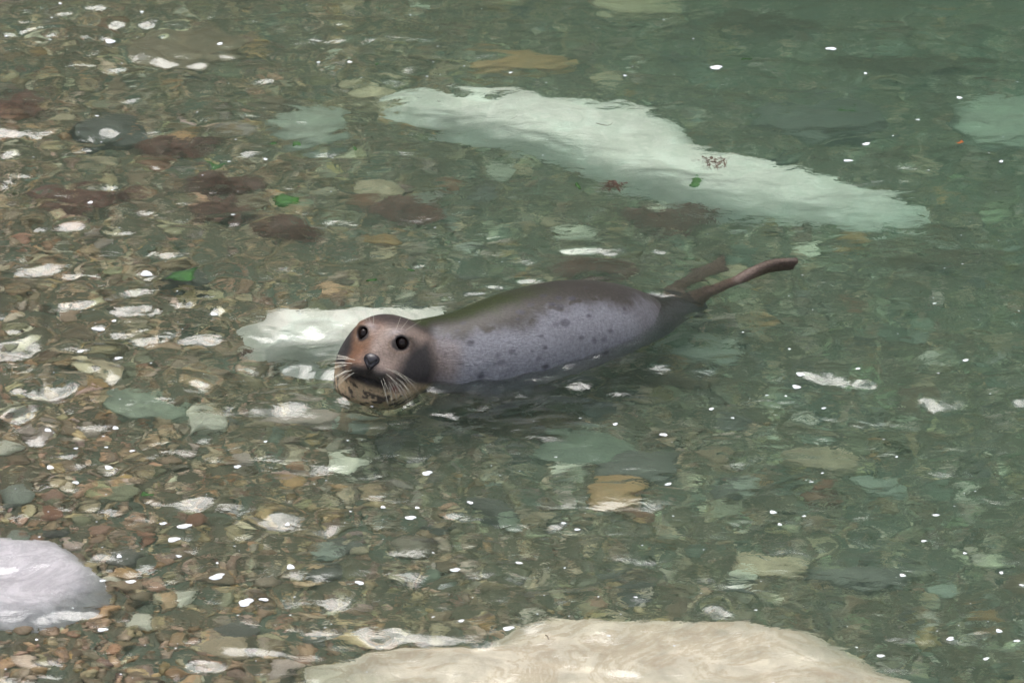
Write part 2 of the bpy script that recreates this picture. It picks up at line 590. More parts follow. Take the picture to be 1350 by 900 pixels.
stone('slab', 'long pale white slab submerged behind the seal, broken red weed on it',
      [(516, 128), (545, 108), (610, 104), (690, 113), (760, 122), (850, 140), (905, 168), (930, 200), (1010, 216), (1110, 234), (1175, 245), (1190, 262), (1150, 278), (1060, 276), (975, 268), (880, 244), (800, 222), (730, 192), (650, 172), (570, 150)],
      M['pale_slab'], z=None, thick=0.30, dome=0.06, rough=0.06, soft=True, LIFT=.62, cat='rock', seed=1, seg=150, ragged=.05)
stone('slab', 'broad cream slab with tan veins, just under water at the lower edge',
      [(428, 872), (462, 846), (560, 844), (640, 836), (664, 812), (740, 796), (850, 798), (960, 806), (1056, 815), (1122, 842), (1185, 870), (1275, 920), (1200, 990), (900, 1010), (600, 990), (460, 940)],
      M['tan_slab'], z=-0.10, thick=0.26, dome=0.03, rough=0.04, soft=True, cat='rock', seed=2, seg=110)
stone('boulder', 'smooth white boulder with faint cracks standing level with the water, cut by the picture edge',
      [(-90, 712), (-30, 696), (40, 698), (84, 705), (112, 728), (130, 745), (130, 770), (104, 786), (74, 804), (20, 812), (-60, 806), (-120, 760)],
      M['white_boulder'], z=-0.045, thick=0.26, dome=0.006, soft=True, rough=0.012, cat='rock', seed=3, seg=130, ragged=.06)
stone('slab', 'pale green-white slab submerged just behind the head of the seal',
      [(318, 428), (345, 408), (420, 402), (500, 405), (570, 400), (610, 408), (585, 440), (520, 465), (440, 458), (370, 458), (335, 450)],
      M['pale_slab'], z=None, thick=0.28, dome=0.06, rough=0.06, soft=True, LIFT=.62, cat='rock', seed=4, seg=110, ragged=.05)
TRACED = [
    ('flat grey-green stone lying below the tail end of the seal', blob(925, 461, 105, 30, seed=2), 'grey_slab', .1),
    ('long ochre stone behind the pale slab, topmost orange patch', [(613, 80), (650, 66), (710, 66), (752, 78), (740, 92), (680, 97), (625, 94)], 'ochre_slab', .12),
    ('tan stone touching the far end of the long pale slab', blob(488, 120, 74, 34, seed=4), 'tan', .12),
    ('wide round grey stone above the green leaves', blob(408, 163, 96, 52, seed=5), 'grey_slab', .14),
    ('big pale greenish slab at the far side, cut by the picture edge', blob(1325, 158, 150, 76, seed=6), 'grey_slab', .2),
    ('flat dark green stone with tan rim beside the seal', [(136, 522), (170, 514), (215, 520), (250, 532), (243, 550), (190, 552), (150, 544)], 'green', .1),
    ('white knobbly stone under the ripples in front of the dark green stone', blob(272, 552, 58, 32, seed=8, jag=.3), 'cream', .1),
    ('long flat pinkish stone under the chin of the seal', [(338, 545), (370, 534), (420, 535), (448, 545), (440, 558), (395, 558), (352, 553)], 'pink', .08),
    ('grey-white stone next to the flat pinkish stone', blob(468, 552, 60, 22, seed=10), 'grey_slab', .08),
    ('cream three-cornered stone lying in front of the seal', [(432, 602), (452, 596), (487, 604), (472, 612), (463, 623), (446, 612)], 'cream', .06),
    ('small orange stone near the cream three-cornered stone', blob(381, 634, 34, 22, seed=12), 'ochre', .05),
    ('wide slate stone with pale rim beside a pale wedge', blob(838, 614, 116, 36, seed=13), 'slate', .1),
    ('pale pointed wedge of stone beside the wide slate stone', [(722, 622), (752, 606), (792, 600), (790, 612), (760, 622), (735, 627)], 'cream', .07),
    ('ochre blocky stone below the wide slate stone', [(782, 640), (800, 630), (845, 632), (850, 650), (830, 658), (785, 656)], 'ochre_slab', .08),
    ('olive flat stone above the cream slab, pale and oval', [(965, 736), (990, 724), (1040, 728), (1066, 738), (1040, 752), (985, 752)], 'tan', .07),
    ('long dark slate beside the olive flat stone', blob(1135, 752, 130, 30, seed=17), 'slate', .08),
    ('teal disc-shaped stone in the deep green water', blob(1160, 640, 72, 34, seed=18), 'teal', .08),
    ('tan streaked stone above the teal disc-shaped stone', blob(1085, 602, 100, 32, seed=19), 'tan', .1),
    ('pale stone at the top edge of the picture', blob(835, 6, 110, 26, seed=20), 'tan', .12),
    ('black flat rock with a bright glint on the water above', blob(145, 172, 92, 36, seed=21), 'slate', .12),
    ('white stone by the top edge beyond the gravel', blob(545, 4, 40, 12, seed=22), 'cream', .08),
    ('grey slab with dark streaks beside green sea lettuce', blob(250, 366, 60, 26, seed=23), 'slate', .1),
    ('pale pink-white stone between the pale slab and the glints', blob(760, 308, 56, 18, seed=24), 'cream', .08),
    ('cream and orange stone between red weed patches', blob(505, 248, 60, 24, seed=25), 'tan', .09),
    ('smooth blue-grey stone near the dark pebble pair', blob(432, 731, 44, 16, seed=26), 'teal', .05),
    ('dark pointed stone beside the smooth blue-grey stone', blob(450, 716, 44, 22, seed=27), 'slate', .06),
    ('ochre pebble touching the white boulder', blob(165, 750, 38, 14, seed=28), 'ochre', .05),
    ('dark slate pebble beside the white boulder', blob(162, 732, 48, 18, seed=29), 'slate', .06),
    ('orange-brown stone beside the teal disc-shaped stone', blob(1080, 648, 46, 24, seed=30), 'rust', .07),
    ('pale grey stone with pointed ends in green water', blob(980, 643, 58, 14, seed=31), 'grey_slab', .05),
    ('dark rock under the red weed at the cove side', blob(25, 142, 60, 24, seed=32), 'rust', .09),
    ('pale green stone at the picture edge by the long dark slate', blob(1243, 774, 40, 24, seed=33), 'teal', .07),
    ('broad grey-green boulder with algae in front of the seal', blob(770, 590, 140, 40, seed=34), 'green', .12),
    ('broad dark boulder beyond the pale slab in green water', blob(1090, 150, 170, 50, seed=36), 'slate', .18),
    ('brown boulder under the bubbles beyond the seal', blob(250, 60, 150, 50, seed=37), 'brown', .12),
]
for k, (lab, poly, mt, th) in enumerate(TRACED):
    stone('stone', lab, poly, M[mt], thick=th, dome=th * .25, rough=th * .18, seed=5 + k, seg=40)

# ------------------------------------------------------------------ cobbles, each an object of its own
def cobble_mesh(i):
    bv, bf = ico(3)
    rr = np.random.RandomState(100 + i)
    v = bv.copy()
    for _ in range(7):
        nrm = rr.normal(size=3)
        nrm /= np.linalg.norm(nrm)
        dd = rr.uniform(0.62, 0.92)
        e = v @ nrm - dd
        v = v - np.where(e > 0, e * 0.85, 0)[:, None] * nrm
    v = v * np.array([rr.uniform(0.9, 1.3), rr.uniform(0.7, 1.0), rr.uniform(0.38, 0.6)])
    nn = np.array([noise.noise(Vector(p * 2.0) + Vector((i * 7.1, 0, 0))) for p in v])
    v = v * (1 + 0.10 * nn)[:, None]
    return mesh_from('cobble', v, bf)


MARKS = [(505, 470, 'the head of the seal'), (640, 440, 'the shoulder of the seal'), (800, 410, 'the rump of the seal'), (1000, 360, 'the hind flippers'), (60, 760, 'the white boulder'),
         (800, 860, 'the cream slab'), (1100, 900, 'the tapering end of the cream slab'), (600, 140, 'the broad end of the pale slab'), (1120, 255, 'the narrow tip of the pale slab'), (860, 200, 'the middle of the pale slab'),
         (400, 430, 'the pale slab behind the seal'), (680, 80, 'the ochre stone'), (488, 120, 'the tan stone by the pale slab'), (408, 163, 'the wide round grey stone'), (1325, 158, 'the pale greenish slab'),
         (145, 172, 'the black flat rock'), (192, 533, 'the dark green stone'), (272, 552, 'the white knobbly stone'), (392, 546, 'the flat pinkish stone'), (460, 607, 'the cream three-cornered stone'), (381, 634, 'the small orange stone'),
         (838, 614, 'the wide slate stone'), (755, 614, 'the pale wedge of stone'), (815, 645, 'the ochre blocky stone'), (1015, 738, 'the olive flat stone'), (1135, 752, 'the long dark slate'), (1160, 640, 'the teal stone'),
         (1085, 602, 'the tan streaked stone'), (835, 6, 'the pale stone at the top edge'), (250, 366, 'the streaked grey slab'), (505, 248, 'the cream and orange stone'), (432, 731, 'the blue-grey stone'), (165, 750, 'the ochre pebble by the boulder'),
         (770, 590, 'the algae-covered boulder'), (1215, 345, 'the drifting brown weed'), (250, 60, 'the brown boulder'), (925, 461, 'the flat grey-green stone'), (1090, 150, 'the dark boulder beyond the slab'), (376, 263, 'the green sea lettuce tuft'),
         (1266, 187, 'the orange leaf scrap'), (985, 77, 'the lone green leaf'), (193, 653, 'the green leaf blade on gravel'), (105, 262, 'the wide red weed patch'), (1035, 276, 'the red weed by the slab tip'), (880, 291, 'the red weed below the slab'),
         (60, 460, 'the bright glints on the wavelets'), (1118, 501, 'the pair of glints in green water'), (565, 842, 'the long glint above the cream slab')]


def beside(px, py):
    a, b_, w = min(MARKS, key=lambda q: (q[0] - px) ** 2 + 4 * (q[1] - py) ** 2)
    dx, dy = px - a, 2 * (py - b_)
    if abs(dx) > 330:
        return 'well away from ' + w
    far = math.hypot(dx, dy) > 130
    if dy > abs(dx):
        return ('some way in front of ' if far else 'just in front of ') + w
    if -dy > abs(dx):
        return ('some way behind ' if far else 'just behind ') + w
    return ('some way beside ' if far else 'close beside ') + w


def sized(rad):
    return 'small' if rad < 0.040 else 'medium' if rad < 0.054 else 'large'


COB = [cobble_mesh(i) for i in range(10)]
rr = random.Random(5)
placed = []
keys = list(PALETTE)
tries = 0
protos = {}
while len(placed) < 285 and tries < 20000:
    tries += 1
    px, py = rr.uniform(-10, 1360), rr.uniform(-5, 905)
    q = at(px, py, -0.33)
    z = float(bed_z(q.x, q.y))
    q = at(px, py, z + 0.02)
    rad = math.exp(rr.uniform(math.log(0.030), math.log(0.072)))
    if any((q.x - a) ** 2 + (q.y - b_) ** 2 < (0.8 * (rad + c)) ** 2 for a, b_, c in placed):
        continue
    placed.append((q.x, q.y, rad))
    key = rr.choices(keys, [PALETTE[k_][1] * (1 + (1.3 if k_ in ('brown', 'tan', 'rust', 'pink', 'ochre') else -.4) * min(1, max(0, 1 - px / 800))) for k_ in keys])[0]
    mesh = rr.choice(COB)
    if not mesh.materials:
        mesh.materials.append(M['slate'])
    if key not in protos:
        o = obj('cobble', mesh)
        protos[key] = o
    else:
        o = protos[key].copy()
        o.data = mesh
        COL.objects.link(o)
    o.material_slots[0].link = 'OBJECT'
    o.material_slots[0].material = M[key]
    o.scale = (rad, rad, rad)
    o.rotation_euler = (rr.gauss(0, .15), rr.gauss(0, .15), rr.uniform(0, 6.28))
    o.location = (q.x, q.y, float(bed_z(q.x, q.y)) + rad * 0.2)
    tag(o, sized(rad) + ' ' + PALETTE[key][2] + ' cobble ' + beside(px, py), 'stone', PALETTE[key][2] + ' cobbles on the sea bed')

# ------------------------------------------------------------------ the seal
def surface_nets(fun, lo, hi, h):
    ax = [np.arange(a, b_ + h, h, dtype=np.float32) for a, b_ in zip(lo, hi)]
    X, Y, Z = np.meshgrid(*ax, indexing='ij')
    D = fun(X, Y, Z)
    sg = D < 0
    nx, ny, nz = D.shape
    cnt = np.zeros((nx - 1, ny - 1, nz - 1), np.int8)
    for a in (0, 1):
        for b_ in (0, 1):
            for c in (0, 1):
                cnt += sg[a:nx - 1 + a, b_:ny - 1 + b_, c:nz - 1 + c]
    act = (cnt > 0) & (cnt < 8)
    I = np.argwhere(act)
    idx = -np.ones(act.shape, np.int32)
    idx[act] = np.arange(len(I))
    acc = np.zeros((len(I), 3))
    num = np.zeros(len(I))
    cor = [(a, b_, c) for a in (0, 1) for b_ in (0, 1) for c in (0, 1)]
    for p in cor:
        for d in range(3):
            if p[d] == 0:
                q = list(p)
                q[d] = 1
                va_ = D[I[:, 0] + p[0], I[:, 1] + p[1], I[:, 2] + p[2]]
                vb = D[I[:, 0] + q[0], I[:, 1] + q[1], I[:, 2] + q[2]]
                cross = (va_ < 0) != (vb < 0)
                t = np.where(cross, va_ / np.where(va_ == vb, 1, va_ - vb), 0)
                pt = np.tile(np.array(p, float), (len(I), 1))
                pt[:, d] = t
                acc += pt * cross[:, None]
                num += cross
    V = (I + acc / num[:, None]) * h + np.array([a[0] for a in ax])
    faces = []
    for d in range(3):
        e1, e2 = (d + 1) % 3, (d + 2) % 3
        sl0 = [slice(None)] * 3
        sl1 = [slice(None)] * 3
        sl0[d], sl1[d] = slice(0, -1), slice(1, None)
        a, b_ = sg[tuple(sl0)], sg[tuple(sl1)]
        E = np.argwhere(a != b_)
        ok = (E[:, e1] > 0) & (E[:, e2] > 0) & (E[:, e1] < D.shape[e1] - 1) & (E[:, e2] < D.shape[e2] - 1)
        E = E[ok]
        inside = a[E[:, 0], E[:, 1], E[:, 2]]
        quad = []
        for o1, o2 in ((-1, -1), (0, -1), (0, 0), (-1, 0)):
            q = E.copy()
            q[:, e1] += o1
            q[:, e2] += o2
            quad.append(idx[q[:, 0], q[:, 1], q[:, 2]])
        quad = np.stack(quad, 1)
        quad[~inside] = quad[~inside][:, ::-1]
        faces.append(quad)
    return V, np.concatenate(faces)


def smin(a, b_, k):
    h_ = np.maximum(k - np.abs(a - b_), 0) / k
    return np.minimum(a, b_) - h_ * h_ * k * 0.25


def smax(a, b_, k):
    return -smin(-a, -b_, k)


def ell(X, Y, Z, c, r):
    x, y, z = X - c[0], Y - c[1], Z - c[2]
    k0 = np.sqrt((x / r[0]) ** 2 + (y / r[1]) ** 2 + (z / r[2]) ** 2) + 1e-6
    k1 = np.sqrt((x / r[0] ** 2) ** 2 + (y / r[1] ** 2) ** 2 + (z / r[2] ** 2) ** 2) + 1e-6
    return k0 * (k0 - 1) / k1


# the head's own frame: r = to its left (our right), f = where it looks, u = up
HC = np.array(at(507, 467, 0.090))
yaw, pit, rol = R(-11), R(24), R(9)
f0 = np.array([math.sin(yaw) * math.cos(pit), -math.cos(yaw) * math.cos(pit), math.sin(pit)])
r0 = np.cross(np.array([0, 0, 1.0]), f0)
r0 /= np.linalg.norm(r0)
u0 = np.cross(f0, r0)
if r0[0] < 0:
    r0 = -r0
u0 = np.cross(r0, f0) if np.cross(r0, f0)[2] > 0 else np.cross(f0, r0)
rv = r0 * math.cos(rol) - u0 * math.sin(rol)
uv = u0 * math.cos(rol) + r0 * math.sin(rol)
fv = f0


def hw(p):                                  # head frame -> world
    return HC + rv * p[0] + fv * p[1] + uv * p[2]


EYES = [(-0.069, 0.092, 0.060), (0.069, 0.092, 0.060)]
NOSE = (0.0, 0.205, -0.014)
# spine: centre and radius from the neck to the hind end
SPINE = [(hw((0.0, -0.05, -0.055)), 0.142), (np.array(at(562, 478, 0.0)), 0.155), (np.array(at(615, 475, -0.015)), 0.185), (np.array(at(680, 460, -0.02)), 0.215),
         (np.array(at(745, 443, -0.03)), 0.215), (np.array(at(803, 428, -0.065)), 0.183), (np.array(at(848, 415, -0.16)), 0.145), (np.array(at(884, 405, -0.24)), 0.10), (np.array(at(915, 400, -0.26)), 0.07)]
FLIP1 = [(np.array(at(898, 402, -0.26)), 0.060), (np.array(at(930, 385, -0.12)), 0.036), (np.array(at(975, 368, -0.022)), 0.032), (np.array(at(1014, 354, 0.0)), 0.038), (np.array(at(1046, 351, -0.010)), 0.028)]
FLIP2 = [(np.array(at(885, 402, -0.25)), 0.050), (np.array(at(888, 384, -0.20)), 0.036), (np.array(at(908, 369, -0.20)), 0.034), (np.array(at(934, 356, -0.19)), 0.030), (np.array(at(956, 346, -0.18)), 0.016)]
sp0, sp1 = SPINE[2][0], SPINE[5][0]
axis = (sp1 - sp0) / np.linalg.norm(sp1 - sp0)
sidev = np.array([axis[1], -axis[0], 0])
sidev /= np.linalg.norm(sidev)              # horizontally out of the flank that faces us


def chain(pts, n):
    P = np.array([np.append(p, r_) for p, r_ in pts])
    t = np.linspace(0, len(P) - 1.0001, n)
    i = t.astype(int)
    u = (t - i)[:, None]
    g = lambda k_: P[np.clip(k_, 0, len(P) - 1)]
    p0, p1, p2, p3 = g(i - 1), g(i), g(i + 1), g(i + 2)
    return 0.5 * (2 * p1 + (p2 - p0) * u + (2 * p0 - 5 * p1 + 4 * p2 - p3) * u ** 2 + (3 * p1 - p0 - 3 * p2 + p3) * u ** 3)


BODY = chain(SPINE, 110)
FA, FB = chain(FLIP1, 26), chain(FLIP2, 26)
# five digits fan out in each hind flipper
TOES = []
for C_, spread_, dr in ((FA, 0.048, (0.10, -0.55, 0.83)), (FB, 0.045, (-0.2, 0.9, 0.38))):
    dr = np.array(dr)
    for k_ in range(-2, 3):
        T = C_.copy()
        t_ = np.linspace(0, 1, len(T))
        T[:, :3] += dr[None] * (k_ * 0.5 * spread_ * t_ ** 1.4)[:, None]
        T[:, :3] -= ((0.009 * (2 - abs(k_)) * t_ ** 3)[:, None]) * (C_[-1, :3] - C_[-5, :3])[None] / np.linalg.norm(C_[-1, :3] - C_[-5, :3])
        T[:, 3] = np.where(t_ < .3, C_[:, 3] * .8, 0.025 - 0.012 * t_)
        TOES.append(T)
# fore flippers folded along the belly, under water
FF = chain([(np.array(sp0) + sidev * 0.15 + np.array([0, 0, -0.12]), 0.06), (np.array(sp0) + sidev * 0.20 + axis * 0.10 + np.array([0, 0, -0.18]), 0.05),
            (np.array(sp0) + sidev * 0.19 + axis * 0.24 + np.array([0, 0, -0.21]), 0.025)], 14)
FG = FF.copy()
FG[:, :3] -= 2 * ((FF[:, :3] - sp0) @ sidev)[:, None] * sidev


def tube(X, Y, Z, C, flat=None):
    d = np.full(X.shape, 9.0, np.float32)
    for c in C:
        x, y, z = X - c[0], Y - c[1], Z - c[2]
        if flat:
            z = z * flat
        d = np.minimum(d, np.sqrt(x * x + y * y + z * z) - c[3])
    return d / (flat or 1)


def mouth_pts():
    res = []
    for t in np.linspace(-1, 1, 25):
        res.append((0.062 * t, 0.176 - 0.075 * t * t, -0.088 + 0.012 * abs(t) - 0.006 * math.cos(t * 9)))
    return res


def seal_sdf(X, Y, Z):
    X, Y, Z = (a.astype(np.float32) for a in (X, Y, Z))
    d = tube(X, Y, Z, BODY)
    for T in TOES:
        d = smin(d, tube(X, Y, Z, T), 0.018)
    d = smin(d, tube(X, Y, Z, FF, 2.2), 0.06)
    d = smin(d, tube(X, Y, Z, FG, 2.2), 0.06)
    # head
    x, y, z = X - HC[0], Y - HC[1], Z - HC[2]
    a, f, u = x * rv[0] + y * rv[1] + z * rv[2], x * fv[0] + y * fv[1] + z * fv[2], x * uv[0] + y * uv[1] + z * uv[2]
    q = np.abs(a)
    hd = ell(a, f, u, (0, -0.01, 0.012), (0.134, 0.145, 0.128))
    hd = smin(hd, ell(a, f, u, (0, 0.105, 0.0), (0.058, 0.105, 0.050)), 0.09)      # long flat bridge
    hd = smin(hd, ell(q, f, u, (0.040, 0.155, -0.047), (0.056, 0.060, 0.047)), 0.03)   # whisker pads
    hd = smin(hd, ell(a, f, u, (0, 0.115, -0.098), (0.055, 0.065, 0.036)), 0.035)      # chin
    hd = smin(hd, ell(q, f, u, (0.075, 0.04, -0.055), (0.062, 0.085, 0.07)), 0.06)     # cheeks
    hd = smin(hd, ell(a, f, u, (0, -0.03, -0.10), (0.142, 0.135, 0.12)), 0.07)
    hd = smin(hd, ell(a, f, u, (0, 0.030, -0.150), (0.128, 0.128, 0.058)), 0.05)         # throat
    hd = smin(hd, ell(q, f, u, (0.062, 0.075, 0.083), (0.034, 0.04, 0.018)), 0.045)    # brow
    for e in EYES[1:]:
        hd = smax(hd, -ell(q, f, u, (e[0], e[1] + 0.016, e[2]), (0.025, 0.023, 0.024)), 0.014)
    for p in mouth_pts():
        hd = smax(hd, 0.006 - np.sqrt((a - p[0]) ** 2 + (f - p[1]) ** 2 + ((u - p[2]) * 1.3) ** 2), 0.006) if False else hd
    d = smin(d, hd, 0.07)
    # mouth line
    g = np.full(X.shape, 9.0, np.float32)
    near = (np.abs(a) < 0.1) & (f > 0.05) & (f < 0.25) & (u > -0.16) & (u < 0)
    an, fn, un = a[near], f[near], u[near]
    if an.size:
        gm = np.full(an.shape, 9.0, np.float32)
        arc = -0.082 - 0.010 * np.cos(np.minimum(np.abs(an) / 0.05, 1) * 6.28) * 0.4
        dd = np.abs(un - arc)
        gm = np.maximum(dd - 0.0045, np.abs(an) - 0.062)
        dn = d[near]
        d[near] = np.where(gm < 0.0, dn + 0.006 * smooth01(0.0, -0.004, gm), dn)
    # neck folds behind the cheek
    fold = np.exp(-((f + 0.075) / 0.09) ** 2)
    d = d + 0.0022 * np.sin(f * 150) * fold * (u < 0.05)
    return d


allp = np.concatenate([BODY, FF, FG] + TOES)
lo = (allp[:, :3] - allp[:, 3:]).min(0) - 0.03
hi = (allp[:, :3] + allp[:, 3:]).max(0) + 0.03
nose_w = hw((0, 0.24, -0.1))
lo = np.minimum(lo, nose_w - 0.12)
hi = np.maximum(hi, HC + 0.19)
SV, SF = surface_nets(seal_sdf, lo, hi, 0.0065)


def relax(V, F, n=3, w=0.5):
    e = np.concatenate([F[:, [0, 1]], F[:, [1, 2]], F[:, [2, 3]], F[:, [3, 0]]])
    e = np.concatenate([e, e[:, ::-1]])
    deg = np.bincount(e[:, 0], minlength=len(V))[:, None].astype(float)
    for _ in range(n):
        for s in (w, -w * 1.03):
            A = np.stack([np.bincount(e[:, 0], V[e[:, 1], k_], minlength=len(V)) for k_ in range(3)], 1) / np.maximum(deg, 1)
            V = V + s * (A - V)
    return V


SV = relax(SV, SF, 3, 0.55)

# coat colours, by place on the animal
d_ = SV - HC
ha, hf, hu = d_ @ rv, d_ @ fv, d_ @ uv
rel = SV - sp0
along = rel @ axis
# nearest spine point
best = np.argmin(((SV[:, None, :] - BODY[None, ::3, :3]) ** 2).sum(2), 1) * 3
up = (SV[:, 2] - BODY[best, 2]) / BODY[best, 3]
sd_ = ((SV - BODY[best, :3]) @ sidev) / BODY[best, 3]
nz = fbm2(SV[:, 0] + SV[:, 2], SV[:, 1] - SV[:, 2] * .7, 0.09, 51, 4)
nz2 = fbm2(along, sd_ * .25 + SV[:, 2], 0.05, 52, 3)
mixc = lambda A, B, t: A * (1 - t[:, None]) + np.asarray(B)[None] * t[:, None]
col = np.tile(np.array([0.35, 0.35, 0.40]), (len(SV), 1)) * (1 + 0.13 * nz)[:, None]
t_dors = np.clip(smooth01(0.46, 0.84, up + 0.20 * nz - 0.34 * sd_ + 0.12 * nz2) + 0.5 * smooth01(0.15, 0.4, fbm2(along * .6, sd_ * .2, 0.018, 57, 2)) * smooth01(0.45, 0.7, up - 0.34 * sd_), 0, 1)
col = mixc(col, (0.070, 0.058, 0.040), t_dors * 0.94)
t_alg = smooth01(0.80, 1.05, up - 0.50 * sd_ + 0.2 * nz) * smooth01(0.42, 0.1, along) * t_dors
col = mixc(col, (0.060, 0.085, 0.014), t_alg)
t_rump = smooth01(0.60, 0.90, along + 0.10 * nz + 0.12 * up)
col = mixc(col, (0.10, 0.085, 0.085), t_rump * 0.7)
# sparse dark spots on the flank
rq = np.random.RandomState(4)
for _ in range(70):
    c = BODY[rq.randint(18, 88)]
    ph = rq.uniform(0.1, 1.5)
    p = c[:3] + (sidev * math.cos(ph) + np.array([0, 0, 1]) * math.sin(ph)) * c[3] + axis * rq.uniform(-.03, .03)
    rad = rq.uniform(0.007, 0.016)
    dd = np.sqrt((((SV - p) @ axis) / 1.4) ** 2 + ((SV - p) @ sidev) ** 2 + (SV[:, 2] - p[2]) ** 2) * (1 + 0.5 * nz)
    col = mixc(col, (0.085, 0.08, 0.105), smooth01(rad, rad * .4, dd) * rq.uniform(.45, .9))
belly = smooth01(-0.35, -0.75, up + 0.15 * nz)  # underside darkened: the shade below the flank is put into the coat colour
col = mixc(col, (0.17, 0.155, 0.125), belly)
# hind flippers brown
fl = np.minimum(np.sqrt(((SV[:, None, :] - FA[None, ::3, :3]) ** 2).sum(2)).min(1), np.sqrt(((SV[:, None, :] - FB[None, ::3, :3]) ** 2).sum(2)).min(1))
t_fl = smooth01(0.07, 0.05, fl) * smooth01(0.55, 0.7, along)
col = mixc(col, (0.27, 0.185, 0.14), t_fl)
tip = smooth01(at(985, 364).x, at(1010, 355).x, SV[:, 0])
col = mixc(col, (0.10, 0.055, 0.028), tip * t_fl * (0.6 + 0.4 * nz))
# head
headm = smooth01(-0.085, -0.01, hf + 0.25 * np.minimum(hu, 0) + 0.02 * nz) * smooth01(-0.3, -0.22, hu) * smooth01(0.30, 0.24, np.linalg.norm(d_, axis=1))
hc = np.tile(np.array([0.50, 0.37, 0.31]), (len(SV), 1))
hc = mixc(hc, (0.36, 0.165, 0.08), smooth01(0.030, -0.040, ha + 0.030 * nz) * 0.9)                       # warm rusty side
hc = mixc(hc, (0.42, 0.25, 0.15), smooth01(0.03, 0.0, np.abs(ha + 0.018)) * smooth01(0.10, 0.06, hf) * 0 + 0)
hc = mixc(hc, (0.13, 0.095, 0.085), smooth01(0.085, 0.130, hu + 0.25 * np.abs(ha) * 0 - 0.15 * (hf - .02) + 0.012 * nz))    # dark crown
hc = mixc(hc, (0.05, 0.042, 0.045), smooth01(0.074, 0.118, np.abs(ha) + 0.014 * nz - 0.35 * np.maximum(hu, 0)) * smooth01(-0.12, -0.05, hu) * smooth01(-0.07, 0.02, hf))    # dark sides
hc = mixc(hc, (0.62, 0.55, 0.55), np.exp(-((np.abs(ha) - 0.052) / 0.026) ** 2 - ((hu - 0.090) / 0.018) ** 2) * 0.75)  # pale brows
for e in EYES:
    de = np.sqrt((ha - e[0]) ** 2 + (hu - e[2]) ** 2) * np.where(hf > 0, 1, 9)
    hc = mixc(hc, (0.40, 0.27, 0.18), np.exp(-((de - 0.033) / 0.005) ** 2) * 0.55)
    hc = mixc(hc, (0.05, 0.04, 0.04), smooth01(0.029, 0.022, de))
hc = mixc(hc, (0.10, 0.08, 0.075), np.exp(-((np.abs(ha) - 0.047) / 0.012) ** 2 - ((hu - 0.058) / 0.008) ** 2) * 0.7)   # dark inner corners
muz = smooth01(-0.022, -0.052, hu + 0.01 * nz) * smooth01(0.085, 0.12, hf) * smooth01(0.085, 0.055, np.abs(ha))
hc = mixc(hc, (0.055, 0.04, 0.033), muz)
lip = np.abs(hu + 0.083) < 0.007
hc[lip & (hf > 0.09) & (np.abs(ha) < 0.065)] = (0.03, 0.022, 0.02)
thr = smooth01(-0.088, -0.112, hu + 0.012 * nz + 0.12 * np.maximum(0.08 - np.abs(ha), 0) * 0) 
thr = np.maximum(thr, smooth01(0.10, 0.13, np.abs(ha)) * smooth01(-0.055, -0.085, hu))
hc = mixc(hc, (0.74, 0.54, 0.33), thr * (1 - 0.0 * nz))
spot = fbm2(ha * 1.0 + 3, hu * 1.3 + hf * .9, 0.019, 61, 2)
hc = mixc(hc, (0.035, 0.026, 0.022), smooth01(0.18, 0.32, spot) * smooth01(-0.100, -0.115, hu) * 0.9)
hc = mixc(hc, (0.42, 0.10, 0.07), np.exp(-((ha - 0.088) / 0.009) ** 2 - ((hu + 0.098) / 0.012) ** 2) * 0.8)     # raw sore by the cheek
hc = mixc(hc, (0.50, 0.46, 0.45), (np.exp(-((hf + 0.050) / 0.010) ** 2) + np.exp(-((hf + 0.082) / 0.008) ** 2)) * smooth01(0.06, 0.0, hu) * 0.45 * (ha > 0))
streak = fbm2(ha * 3.0 + hu * .6, hf * .5 + hu * .8, 0.05, 62, 3)
hc = hc * (1 + 0.16 * streak)[:, None]
col = col * (1 - headm[:, None]) + hc * headm[:, None]
col = np.clip(col, 0.015, 0.75)

m, N, L, b, n, tc = attr_material('seal_coat', 0.52, 0.42, 90, 0.34)
b.inputs['Coat Weight'].default_value = 0.22
b.inputs['Coat Roughness'].default_value = 0.38
mp = N.new('ShaderNodeMapping')
mp.inputs['Rotation'].default_value = (0, 0, -math.atan2(axis[1], axis[0]))
mp.inputs['Scale'].default_value = (0.45, 1.6, 1.6)
L.new(tc.outputs['Object'], mp.inputs['Vector'])
n2 = noise_node(N, L, 70, 7, 0.75, mp.outputs[0], 1.5)
bump(N, L, b, n2.outputs['Fac'], 1.0, 0.085)
M['coat'] = m

seal = bpy.data.objects.new('grey_seal', None)
COL.objects.link(seal)
base = Vector((sp0[0] + axis[0] * .3, sp0[1] + axis[1] * .3, lo[2] + 0.03))
seal.location = base
seal.empty_display_size = 0.2
tag(seal, 'grey seal floating low in clear shallow water and looking up with whiskered face', 'seal')
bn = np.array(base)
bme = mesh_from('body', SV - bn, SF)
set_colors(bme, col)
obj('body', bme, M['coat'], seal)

# eyes
m, N, L, out = material('eye_wet')
b = principled(N, L, out, 0.05, 0.18)
b.inputs['Base Color'].default_value = (0.010, 0.006, 0.005, 1)
M['eye'] = m
ev, ef = ico(4)
for e in EYES:
    ctr = hw((e[0] * 0.97, e[1] + 0.003, e[2]))
    obj('eye', mesh_from('eye', ev * 0.0222 + ctr - bn, ef), M['eye'], seal)

# nose leather with two slit nostrils
m, N, L, out = material('nose_leather')
b = principled(N, L, out, 0.35, 0.5)
b.inputs['Base Color'].default_value = (0.022, 0.018, 0.021, 1)
tc = N.new('ShaderNodeTexCoord')
nn_ = noise_node(N, L, 220, 3, 0.6, tc.outputs['Object'])
bump(N, L, b, nn_.outputs['Fac'], 0.35, 0.003)
M['nose'] = m


